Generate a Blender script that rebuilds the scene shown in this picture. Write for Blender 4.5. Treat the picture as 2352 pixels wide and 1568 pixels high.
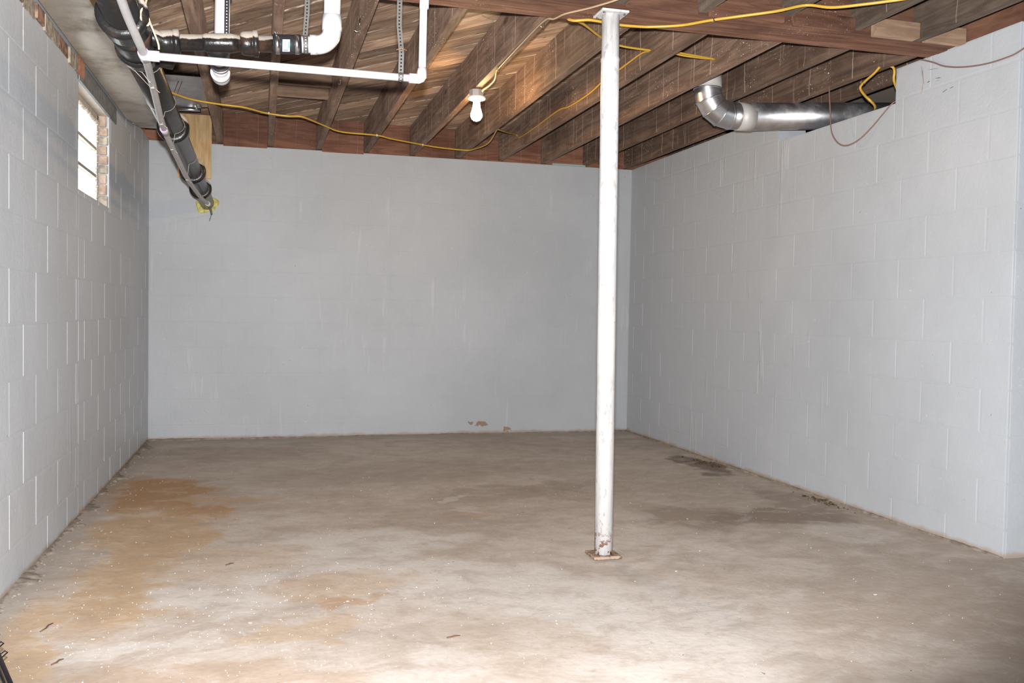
import bpy, bmesh, math, random
from mathutils import Vector, Matrix
random.seed(7)
S = bpy.context.scene
COL = S.collection
for o in list(bpy.data.objects): bpy.data.objects.remove(o)

# ------------------------------------------------------------------ camera
YAW, PITCH, ROLL, CZ = .2652, .0316, .0168, 1.0999
fw = Vector((math.sin(YAW)*math.cos(PITCH), math.cos(YAW)*math.cos(PITCH), -math.sin(PITCH)))
r0 = Vector((math.cos(YAW), -math.sin(YAW), 0)); u0 = r0.cross(fw)
rt = math.cos(ROLL)*r0 + math.sin(ROLL)*u0; up = -math.sin(ROLL)*r0 + math.cos(ROLL)*u0
cam = bpy.data.cameras.new('camera'); cam.sensor_width = 36; cam.lens = 2067.23/2352*36
cam.clip_start = .05
co = bpy.data.objects.new('camera', cam); COL.objects.link(co); S.camera = co
CAMP = Vector((0, 0, CZ))
M3 = Matrix((rt, up, -fw)).transposed()
co.matrix_world = Matrix.Translation(CAMP) @ M3.to_4x4()

# ------------------------------------------------------------------ light
S.view_settings.view_transform = 'Standard'; S.view_settings.look = 'None'
S.view_settings.gamma = 1; S.view_settings.use_curve_mapping = False
S.view_settings.exposure = 0.0
S.cycles.max_bounces = 6; S.cycles.diffuse_bounces = 3; S.cycles.glossy_bounces = 3; S.cycles.transparent_max_bounces = 6
w = bpy.data.worlds.new('world'); S.world = w; w.use_nodes = True
w.node_tree.nodes['Background'].inputs[0].default_value = (.93, .97, 1, 1)
w.node_tree.nodes['Background'].inputs[1].default_value = 5.0      # overcast daylight, seen through the window
def area(name, loc, direction, sx, sy, power, col):
    l = bpy.data.lights.new(name, 'AREA'); l.shape = 'RECTANGLE'; l.size = sx; l.size_y = sy
    l.energy = power; l.color = col
    o = bpy.data.objects.new(name, l); COL.objects.link(o); o.location = loc
    o.rotation_euler = Vector(direction).to_track_quat('-Z', 'Y').to_euler(); return o
# the photographer's flash sits just above the lens
fl_ = bpy.data.lights.new('camera_flash', 'SPOT'); fl_.energy = 1360; fl_.color = (1, .995, .995)
fl_.spot_size = math.radians(94); fl_.spot_blend = .36; fl_.shadow_soft_size = .022
fo = bpy.data.objects.new('camera_flash', fl_); COL.objects.link(fo); fo.scale = (1, .64, 1); fo.location = CAMP + up*.105 + fw*.02
fo.rotation_euler = (fw + rt*-.06 + Vector((0, 0, .05))).to_track_quat('-Z', 'Y').to_euler()
# weak fill light added behind the camera; no doors are built there
area('rear_fill', (1.2, -2.6, 1.25), (0, 1, .02), 4.2, 2.2, 22, (.95, .97, 1))

# ------------------------------------------------------------------ room numbers
XL, XR, YB, H, CH, BW = -.9528, 3.3117, 7.9682, 2.4698, .2173, .4064
JB, JT = 2.482, 2.735          # joist bottom / subfloor underside
PA = math.radians(52)          # subfloor boards run diagonally
PN = Vector((math.sin(PA), math.cos(PA))); PD = Vector((math.cos(PA), -math.sin(PA)))
PW, PO = .132, 4.290

# ------------------------------------------------------------------ node helpers
class NT:
    dr = 0.     # diffuse roughness: rough sawn wood throws the flash straight back
    def __init__(s, name):
        s.m = bpy.data.materials.new(name); s.m.use_nodes = True; s.t = s.m.node_tree
        s.b = s.t.nodes['Principled BSDF']; s.out = s.t.nodes['Material Output']
    def n(s, typ, **k):
        x = s.t.nodes.new('ShaderNode'+typ)
        for a, v in k.items(): setattr(x, a, v)
        return x
    def l(s, a, b): s.t.links.new(a, b)
    def put(s, sock, v):
        if hasattr(v, 'is_output') or isinstance(v, bpy.types.NodeSocket): s.l(v, sock)
        else:
            if isinstance(v, (tuple, list)) and len(v) == 3 and sock.type == 'RGBA': v = (*v, 1)
            sock.default_value = v
    def pos(s):
        if not hasattr(s, '_p'): s._p = s.n('NewGeometry').outputs['Position']
        return s._p
    def map(s, v, loc=(0, 0, 0), rot=(0, 0, 0), sc=(1, 1, 1), typ='POINT'):
        x = s.n('Mapping', vector_type=typ); s.l(v, x.inputs[0])
        x.inputs[1].default_value = loc; x.inputs[2].default_value = rot; x.inputs[3].default_value = sc
        return x.outputs[0]
    def noise(s, v, scale, detail=4, rough=.55, dist=0):
        x = s.n('TexNoise'); s.l(v, x.inputs['Vector']); x.inputs['Scale'].default_value = scale
        x.inputs['Detail'].default_value = detail; x.inputs['Roughness'].default_value = rough
        x.inputs['Distortion'].default_value = dist
        return x.outputs[0]
    def math(s, op, a, b=0., c=None):
        x = s.n('Math', operation=op); s.put(x.inputs[0], a); s.put(x.inputs[1], b)
        if c is not None: s.put(x.inputs[2], c)
        return x.outputs[0]
    def rng(s, v, a, b, c=0., d=1., smooth=True):
        x = s.n('MapRange', interpolation_type='SMOOTHSTEP' if smooth else 'LINEAR')
        s.put(x.inputs[0], v)
        for i, q in enumerate((a, b, c, d)): x.inputs[i+1].default_value = q
        return x.outputs[0]
    def mix(s, f, a, b, typ='MIX'):
        x = s.n('Mix', data_type='RGBA', blend_type=typ)
        s.put(x.inputs[0], f); s.put(x.inputs[6], a); s.put(x.inputs[7], b)
        return x.outputs[2]
    def bump(s, h, strength=.3, dist=.01):
        x = s.n('Bump'); x.inputs['Strength'].default_value = strength; x.inputs['Distance'].default_value = dist
        s.put(x.inputs['Height'], h); s.l(x.outputs[0], s.b.inputs['Normal'])
    def sep(s, v):
        x = s.n('SeparateXYZ'); s.l(v, x.inputs[0]); return x.outputs
    def set(s, col=None, rough=None, metal=None, spec=None):
        s.b.inputs['Diffuse Roughness'].default_value = s.dr
        if col is not None: s.put(s.b.inputs['Base Color'], col)
        if rough is not None: s.put(s.b.inputs['Roughness'], rough)
        if metal is not None: s.put(s.b.inputs['Metallic'], metal)
        if spec is not None: s.put(s.b.inputs['Specular IOR Level'], spec)
        return s.m
    def rand(s):
        return s.n('ObjectInfo').outputs['Random']
    def ell(s, v, cx, cy, rx, ry, rot, soft=.32):
        """1 inside a soft-edged ellipse on the ground, 0 outside"""
        q = s.map(v, loc=(cx, cy, 0), rot=(0, 0, rot), sc=(rx, ry, 1e4), typ='TEXTURE')
        x = s.n('VectorMath', operation='LENGTH'); s.l(q, x.inputs[0])
        return s.rng(x.outputs['Value'], 1-soft, 1+soft*.5, 1, 0)

WK = {'new_pine': .85, 'rim_wood': 1.25, 'girder_wood': .6, 'sill_wood': .7, 'pale_block_wood': .75, 'subfloor_wood': .56, 'near_joist_wood': .6}
def wood(name, c1, c2, ang=0., drips=0., specks=0., vary=.35, rough=.75, blot=.5, red=None, vertical=False, seam=0.):
    c1 = tuple(x*WK.get(name, .55) for x in c1); c2 = tuple(x*WK.get(name, .55) for x in c2)
    t = NT(name); p = t.pos()
    if vertical: q = t.map(t.map(p), sc=(9, 9, .8))
    else: q = t.map(t.map(p, rot=(0, 0, ang)), sc=(.8, 9, 9))
    rnd = t.rand()
    off = t.n('VectorMath', operation='SCALE'); off.inputs[0].default_value = (13, 7, 5); t.l(rnd, off.inputs['Scale'])
    ad = t.n('VectorMath', operation='ADD'); t.l(q, ad.inputs[0]); t.l(off.outputs[0], ad.inputs[1]); q = ad.outputs[0]
    g = t.noise(q, 2.2, 5, .65, 1.4)
    c = t.mix(t.rng(g, .34, .68), c1, c2)
    b = t.noise(p, 2.3, 4, .6)
    c = t.mix(t.math('MULTIPLY', t.rng(b, .42, .7), blot), c, tuple(x*.45 for x in c1))
    if red: c = t.mix(t.math('MULTIPLY', t.rng(t.noise(p, 1.7, 3), .45, .62), .7), c, red)
    k = t.n('Knots' if False else 'TexVoronoi'); t.l(t.map(q, sc=(1, .22, .22)), k.inputs['Vector']); k.inputs['Scale'].default_value = 1.6
    c = t.mix(t.rng(k.outputs['Distance'], .03, .09, .75, 0), c, tuple(x*.35 for x in c1))
    hs = t.n('HueSaturation'); t.l(c, hs.inputs['Color'])
    t.l(t.math('MULTIPLY_ADD', rnd, vary, 1-vary/2), hs.inputs['Value']); c = hs.outputs[0]
    if drips or seam:
        x, y, z = t.sep(p)
        s_ = t.math('ADD', t.math('MULTIPLY', x, PN.x), t.math('MULTIPLY', y, PN.y))
        n1 = t.math('MULTIPLY', t.math('SUBTRACT', t.noise(p, 5, 2), .5), .035)
        s_ = t.math('DIVIDE', t.math('SUBTRACT', t.math('ADD', s_, n1), PO), PW)
        f = t.math('ABSOLUTE', t.math('SUBTRACT', t.math('FRACT', t.math('ADD', s_, .5)), .5))
        line = t.math('MULTIPLY', t.rng(f, .004, .022, 1, 0), t.rng(t.math('ABSOLUTE', t.sep(t.n('NewGeometry').outputs['Normal'])[2]), .3, .6, 1, 0))
        keep = t.rng(t.noise(t.map(p, sc=(1, 1.2, .35)), 4, 2), .4, .6)
        c = t.mix(t.math('MULTIPLY', t.math('MULTIPLY', line, keep), drips), c, (.55, .44, .35))
        if seam: c = t.mix(t.math('MULTIPLY', t.math('MULTIPLY', t.rng(f, .012, .05, 1, 0), t.rng(t.noise(p, 2.5, 3), .36, .6)), seam), c, (.60, .50, .40))
        if seam: c = t.mix(t.rng(f, .0, .014, .75, 0), c, (.03, .018, .012))
        dr = t.rng(t.noise(t.map(p, sc=(1, 1, .12)), 24, 3, .6), .62, .74)
        c = t.mix(t.math('MULTIPLY', dr, drips*.4), c, (.42, .33, .27))
    if specks:
        sp = t.math('MULTIPLY', t.rng(t.noise(t.map(p, sc=(1, .5, 1)), 120, 2), .66, .72), t.rng(t.noise(p, 2.6, 3), .47, .66))
        c = t.mix(t.math('MULTIPLY', sp, specks), c, (.80, .76, .70))
    t.bump(t.noise(q, 2.2, 3, .65, 1.4), .25, .004); t.dr = 1.
    return t.set(c, rough, spec=.3)

def plain(name, col, rough=.5, metal=0., spec=.5, mott=.0, bump=0., scale=20):
    t = NT(name)
    c = col
    if mott:
        c = t.mix(t.rng(t.noise(t.pos(), scale, 5), .3, .7), tuple(max(0, x*(1-mott)) for x in col), tuple(min(1, x*(1+mott*.6)) for x in col))
    if bump: t.bump(t.noise(t.pos(), scale*3, 4), bump, .003)
    return t.set(c, rough, metal, spec)

# ---- painted concrete block
def paint_mat(name, col, drip=0., patch=False, rough=.42, two=False):
    t = NT(name); p = t.pos()
    big = t.noise(p, .9, 4); fine = t.noise(p, 55, 2, .7); mid = t.noise(p, 7, 3, .6)
    c = t.mix(t.rng(big, .3, .7), tuple(x*.93 for x in col), tuple(min(1, x*1.05) for x in col))
    c = t.mix(t.math('MULTIPLY', t.rng(mid, .35, .75), .10), c, tuple(x*.75 for x in col))
    # pale scuffs, dark pinholes
    c = t.mix(t.math('MULTIPLY', t.rng(t.noise(p, 26, 3), .70, .76), .35), c, (.75, .76, .78))
    c = t.mix(t.math('MULTIPLY', t.rng(t.noise(p, 48, 2), .76, .79), .7), c, (.16, .14, .12))
    x, y, z = t.sep(p)
    if two:     # brightness step of the far bay put into the paint colour
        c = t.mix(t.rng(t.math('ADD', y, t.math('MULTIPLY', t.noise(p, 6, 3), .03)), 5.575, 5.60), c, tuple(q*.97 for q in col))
    if patch:   # flaked-off paint with brown block behind, low on the wall
        e = t.n('VectorMath', operation='LENGTH')
        nz = t.n('TexNoise'); t.l(p, nz.inputs['Vector']); nz.inputs['Scale'].default_value = 14
        pp = t.n('VectorMath', operation='MULTIPLY_ADD'); t.l(nz.outputs['Color'], pp.inputs[0]); pp.inputs[1].default_value = (.09, 0, .09); t.l(p, pp.inputs[2])
        for (cx, cz, rx, rz) in ((1.93, .125, .075, .022), (2.17, .07, .05, .02), (2.05, .035, .25, .016), (1.83, .15, .02, .018)):
            e = t.n('VectorMath', operation='LENGTH')
            t.l(t.map(pp.outputs[0], loc=(cx, YB, cz), sc=(rx, 1e3, rz), typ='TEXTURE'), e.inputs[0])
            c = t.mix(t.math('MULTIPLY', t.rng(e.outputs['Value'], .75, 1.0, 1, 0), .85), c, (.26, .15, .08))
    # dusty line along the floor
    c = t.mix(t.math('MULTIPLY', t.rng(t.math('ADD', z, t.math('MULTIPLY', t.noise(p, 9, 4), .05)), .028, .055, 1, 0), .8), c, (.36, .27, .20))
    hgt = t.math('ADD', t.math('MULTIPLY', fine, .35), t.math('MULTIPLY', mid, .9))
    if drip:
        d = t.rng(t.noise(t.map(p, sc=(1, 1, .10)), 17, 3, .6), .60, .70)
        d = t.math('MULTIPLY', t.math('MULTIPLY', d, t.rng(t.noise(p, 1.6, 2), .48, .6)), t.rng(y, 4.3, 5.6))
        hgt = t.math('ADD', hgt, t.math('MULTIPLY', d, drip))
        c = t.mix(t.math('MULTIPLY', d, .18), c, (.72, .73, .75))
    t.bump(hgt, .5, .006); t.dr = .13
    return t.set(c, rough, spec=.45)
PAINT = (.45, .473, .502)
m_paint_b = paint_mat('paint_back', PAINT, .3, True, .5)
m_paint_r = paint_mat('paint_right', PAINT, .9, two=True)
m_paint_l = paint_mat('paint_left', PAINT, 1.0)
m_brick = plain('old_brick', (.30, .19, .14), .9, 0, .2, .55, .6, 22)
m_rev = plain('reveal_brick', (.44, .33, .26), .9, 0, .2, .4, .6, 18)
m_mortar = plain('old_mortar', (.38, .33, .27), .95, 0, .2, .4, .6, 30)
m_joist = wood('joist_wood', (.150, .090, .062), (.29, .185, .13), math.pi/2, .6, .7, blot=.45)
m_joist2 = wood('near_joist_wood', (.10, .072, .055), (.185, .135, .10), math.pi/2, .25, .1)
m_plank = wood('subfloor_wood', (.30, .185, .12), (.60, .40, .27), PA, 0, .15, .8, seam=.85, blot=.3)
m_girder = wood('girder_wood', (.13, .055, .033), (.25, .125, .078), 0, 0, .3, .3)
m_rim = wood('rim_wood', (.15, .062, .036), (.26, .125, .078), 0, .2, .3, .3)
m_sill = wood('sill_wood', (.15, .066, .040), (.26, .13, .082), math.pi/2, 0, .2, .3)
m_bridge = wood('blocking_wood', (.27, .165, .105), (.50, .33, .22), 0, 0, .2, .3)
m_pine = wood('new_pine', (.58, .38, .18), (.80, .60, .34), 0, 0, 0, .12, .6, .12, vertical=True)
m_pale = wood('pale_block_wood', (.27, .17, .11), (.42, .29, .20), 0, 0, .2, .2)
m_white = plain('white_pvc', (.62, .605, .62), .3, 0, .5, .03)
m_grey = plain('grey_pvc', (.40, .385, .38), .42, 0, .5, .08)
m_purple = plain('purple_primer', (.42, .30, .52), .5)
m_rubber = plain('black_rubber', (.022, .022, .026), .45)
m_steel = plain('clamp_steel', (.62, .60, .60), .28, 1.0)
m_label = plain('coupling_label', (.78, .86, .92), .5)
m_labelblue = plain('label_blue', (.05, .35, .65), .5)
m_black = plain('black_wire', (.014, .013, .018), .4)
m_twine = plain('hanger_wire', (.55, .45, .30), .6)
m_copper = plain('old_wire', (.33, .17, .09), .5, .3)
m_tie = plain('clear_tie', (.40, .37, .33), .4)
m_yellow = plain('yellow_sheath', (.56, .34, .045), .38, 0, .5, .06)
m_beige = plain('beige_sheath', (.44, .31, .19), .5)
m_mauve = plain('thin_brown_wire', (.24, .14, .12), .5)
m_porc = plain('white_porcelain', (.82, .80, .76), .25)
m_foam = plain('yellow_foam', (.68, .62, .22), .9, 0, .2, .35, .8, 40)
m_tape = plain('foil_tape', (.58, .55, .52), .55, .25)
m_dirt = plain('dirt', (.12, .085, .055), .95, 0, .2, .6, .8, 25)
m_chip = plain('paint_chip', (.85, .83, .78), .6)
m_twig = plain('twig_brown', (.12, .06, .035), .8)
m_hookm = plain('zinc_hook', (.6, .6, .6), .3, 1.)
m_lintel = plain('lintel_paint', (.62, .55, .49), .7, 0, .3, .08)
m_angle = plain('grey_angle_iron', (.20, .21, .22), .5, 0, .4, .3)
m_frame = plain('window_frame_paint', (.50, .46, .40), .7, 0, .3, .2)

def iron():
    t = NT('cast_iron'); p = t.pos()
    c = t.mix(t.rng(t.noise(p, 7, 5, .6), .52, .72), (.012, .011, .011), (.065, .034, .021))
    nrm = t.n('NewGeometry').outputs['Normal']; z = t.sep(nrm)[2]
    dust = t.rng(t.math('ADD', z, t.math('MULTIPLY', t.math('SUBTRACT', t.noise(p, 30, 3), .5), .5)), .16, .32)
    c = t.mix(t.math('MULTIPLY', dust, .95), c, (.40, .35, .30))
    t.bump(t.noise(p, 40, 5, .6), .5, .004)
    return t.set(c, t.math('ADD', t.math('MULTIPLY', dust, .5), .30), spec=.32)
m_iron = iron()
def galv(name, tint, rough, dirty, met=.95):
    t = NT(name); p = t.pos()
    v = t.n('TexVoronoi'); t.l(t.map(p, sc=(1, .35, 1)), v.inputs['Vector']); v.inputs['Scale'].default_value = 30
    c = t.mix(t.math('MULTIPLY', t.sep(v.outputs['Color'])[0], .35), tint, tuple(x*.7 for x in tint))
    d = t.rng(t.noise(p, 3.5, 5, .65), .45, .7)
    c = t.mix(t.math('MULTIPLY', d, dirty), c, (.22, .17, .12))
    t.bump(t.noise(p, 4, 2), .25, .01)
    return t.set(c, t.math('ADD', t.math('MULTIPLY', d, .25), rough), t.math('SUBTRACT', met, t.math('MULTIPLY', d, dirty*.7*met)))
m_galv = galv('galvanised_round', (.66, .66, .68), .30, .35)
m_galvd = galv('galvanised_old_duct', (.52, .47, .40), .40, .75, .45)
def strapm():
    t = NT('perforated_strap'); return t.set(t.mix(t.noise(t.pos(), 18, 3), (.06, .057, .052), (.16, .155, .145)), .6, .35)
m_strap = strapm()
def postm():
    t = NT('post_white_paint'); p = t.pos(); z = t.sep(p)[2]
    c = t.mix(t.rng(t.noise(p, 3, 3), .3, .7), (.62, .62, .64), (.72, .71, .70))
    c = t.mix(t.math('MULTIPLY', t.rng(t.noise(t.map(p, sc=(1, 1, .12)), 48, 4, .7), .48, .68), .35), c, (.36, .34, .33))
    ch = t.math('MULTIPLY', t.rng(t.noise(t.map(p, sc=(1, 1, .4)), 60, 3), .58, .64), t.rng(t.noise(p, 4, 3), .40, .56))
    c = t.mix(t.math('MULTIPLY', ch, .6), c, (.42, .36, .32))
    smu = t.math('MULTIPLY', t.rng(t.math('ABSOLUTE', t.math('SUBTRACT', z, .80)), .0, .12, 1, 0), t.rng(t.noise(p, 18, 3), .35, .7))
    c = t.mix(t.math('MULTIPLY', smu, .45), c, (.45, .38, .30))
    ru = t.math('MULTIPLY', t.rng(t.math('ADD', z, t.math('MULTIPLY', t.noise(p, 10, 3), .22)), .17, .24, 1, 0), t.rng(t.noise(p, 42, 3), .53, .58))
    c = t.mix(ru, c, (.22, .075, .03))
    t.bump(t.math('ADD', t.noise(t.map(p, sc=(1, 1, .25)), 40, 3), ch), .3, .003)
    return t.set(c, .4)
m_post = postm()
def platem():
    t = NT('rusty_base_plate'); p = t.pos()
    c = t.mix(t.rng(t.noise(p, 45, 4, .7), .45, .6), (.36, .26, .20), (.15, .07, .035)); return t.set(c, .85)
m_plate = platem()

def floor_mat():
    t = NT('concrete_floor'); p = t.pos()
    nz = t.n('TexNoise'); t.l(p, nz.inputs['Vector']); nz.inputs['Scale'].default_value = 1.7; nz.inputs['Detail'].default_value = 3; nz.inputs['Roughness'].default_value = .62
    wob = t.n('VectorMath', operation='MULTIPLY_ADD'); t.l(nz.outputs['Color'], wob.inputs[0]); wob.inputs[1].default_value = (.75, .75, 0)
    nz2 = t.n('TexNoise'); t.l(p, nz2.inputs['Vector']); nz2.inputs['Scale'].default_value = 7.5; nz2.inputs['Detail'].default_value = 3; nz2.inputs['Roughness'].default_value = .7
    sh = t.map(p, loc=(-.485, -.485, 0)); wb2 = t.n('VectorMath', operation='MULTIPLY_ADD'); t.l(nz2.outputs['Color'], wb2.inputs[0]); wb2.inputs[1].default_value = (.22, .22, 0); t.l(sh, wb2.inputs[2])
    t.l(wb2.outputs[0], wob.inputs[2]); v = wob.outputs[0]
    n1 = t.noise(p, .8, 4, .62); n2 = t.noise(t.map(p, rot=(0, 0, -.25), sc=(.7, 1.15, 1)), 3.3, 5, .68, .8); n3 = t.noise(p, 45, 4, .7)
    c = t.mix(t.rng(n1, .33, .66), (.49, .41, .345), (.64, .56, .495))
    c = t.mix(t.math('MULTIPLY', t.rng(n2, .48, .68), .5), c, (.40, .335, .28))
    c = t.mix(t.math('MULTIPLY', t.rng(t.noise(p, 5.1, 4, .7), .56, .72), .5), c, (.64, .58, .53))
    LIGHT, DARK, SAND, RUST = (.72, .66, .61), (.31, .245, .195), (.55, .385, .24), (.48, .28, .15)
    for (cx, cy, rx, ry, a, col, k) in (
        # damp, darkened slab towards the back wall
        (1.05, 6.15, 2.1, .85, 0, (.60, .535, .475), .7), (.9, 6.1, 1.2, .45, .1, DARK, .3), (2.45, 5.2, .75, .9, .2, (.50, .43, .37), .6),
        (1.5, 5.35, .6, .25, .1, DARK, .55), (2.35, 4.45, .30, .38, .5, DARK, .7), (2.75, 4.35, .42, .25, .1, (.27, .21, .165), .9), (3.05, 4.6, .16, .5, 0, DARK, .7), (3.15, 6.1, .16, .5, 0, (.12, .085, .055), .8),
        (2.55, 3.0, .75, .45, .4, (.44, .36, .30), .6), (2.75, 2.55, .5, .35, 0, (.42, .34, .28), .7),
        # pale dusty areas
        (.35, 4.25, .55, .32, .2, LIGHT, .8), (.85, 3.55, .75, .35, -.4, LIGHT, .7), (-.15, 3.75, .35, .4, .5, LIGHT, .6), (1.25, 2.9, .5, .55, 0, LIGHT, .6), (2.9, 4.0, .35, .25, .4, LIGHT, .5), (.35, 2.75, .35, .16, .1, LIGHT, .5), (-.45, 3.05, .4, .07, .1, LIGHT, .5),
        # sand washed in along the left wall
        (-.62, 5.55, .34, .80, .12, (.48, .28, .13), 1.0), (-.25, 5.45, .35, .10, 0, SAND, .8), (-.52, 4.55, .27, .75, .1, SAND, 1.0), (-.60, 3.75, .20, .55, .15, SAND, .95), (-.76, 3.25, .12, .4, .25, SAND, .9), (-.12, 4.1, .35, .3, .6, SAND, .45),
        # rusty blotches
        (.36, 3.36, .17, .06, 0, RUST, .65), (.30, 3.55, .30, .2, .3, SAND, .55), (.1, 3.15, .3, .10, .1, SAND, .55), (1.12, 4.85, .12, .1, 0, SAND, .5), (1.09, 5.24, .10, .06, .2, LIGHT, .6), (1.10, 4.98, .12, .07, .1, LIGHT, .6), (-.35, 2.72, .7, .20, 0, (.52, .40, .31), .9), (.85, 2.85, .25, .28, .2, (.55, .46, .385), .75),
    ):
        c = t.mix(t.math('MULTIPLY', t.ell(v, cx, cy, rx, ry, a), k), c, col)
    mot = t.noise(t.map(p, rot=(0, 0, .35), sc=(.85, 1.2, 1)), 5.5, 6, .74, .5)
    c = t.mix(t.math('MULTIPLY', t.rng(mot, .47, .66), .42), c, (.37, .285, .22))
    c = t.mix(t.math('MULTIPLY', t.rng(mot, .50, .34), .4), c, (.72, .655, .60))
    # concrete fillet at the foot of the walls stays grey
    x, y, z = t.sep(p)
    ed = t.rng(t.math('ADD', x, t.math('MULTIPLY', n2, .25)), XL+.16, XL+.30, 1, 0)
    c = t.mix(t.math('MULTIPLY', ed, .7), c, (.40, .36, .32))
    eb = t.rng(t.math('ADD', y, t.math('MULTIPLY', n2, .12)), YB-.22, YB-.12, 0, 1)
    c = t.mix(t.math('MULTIPLY', eb, .6), c, (.43, .39, .33))
    # streaks, dark crumbs, light specks
    c = t.mix(t.math('MULTIPLY', t.rng(t.noise(p, 16, 4, .7, .8), .57, .72), .35), c, (.32, .265, .22))
    c = t.mix(t.math('MULTIPLY', t.rng(t.noise(t.map(p, rot=(0, 0, .4), sc=(1, .3, 1)), 24, 3), .66, .72), .4), c, (.68, .62, .57))
    c = t.mix(t.math('MULTIPLY', t.rng(n3, .3, .7), .14), c, (.25, .2, .16))
    c = t.mix(t.math('MULTIPLY', t.rng(t.noise(p, 70, 2), .73, .76), .8), c, (.82, .78, .72))
    c = t.mix(t.math('MULTIPLY', t.rng(t.noise(p, 33, 2), .75, .78), .8), c, (.10, .075, .06))
    t.bump(t.math('ADD', t.math('MULTIPLY', t.noise(p, 6, 3, .6), .8), t.math('MULTIPLY', t.noise(p, 45, 2, .6), .25)), .35, .01)
    return t.set(c, .72, spec=.35)
m_floor = floor_mat()
def emit(name, col, s):
    t = NT(name); e = t.n('Emission'); e.inputs[0].default_value = (*col, 1); e.inputs[1].default_value = s
    t.l(e.outputs[0], t.out.inputs[0]); return t.m
m_bulb = emit('glowing_bulb', (1, .64, .29), 400)
def glass():
    t = NT('window_glass'); a = t.n('BsdfTransparent'); g = t.n('BsdfGlossy'); g.inputs['Roughness'].default_value = .05
    x = t.n('MixShader'); x.inputs[0].default_value = .07; t.l(a.outputs[0], x.inputs[1]); t.l(g.outputs[0], x.inputs[2]); t.l(x.outputs[0], t.out.inputs[0]); return t.m
m_glass = glass()

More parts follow.
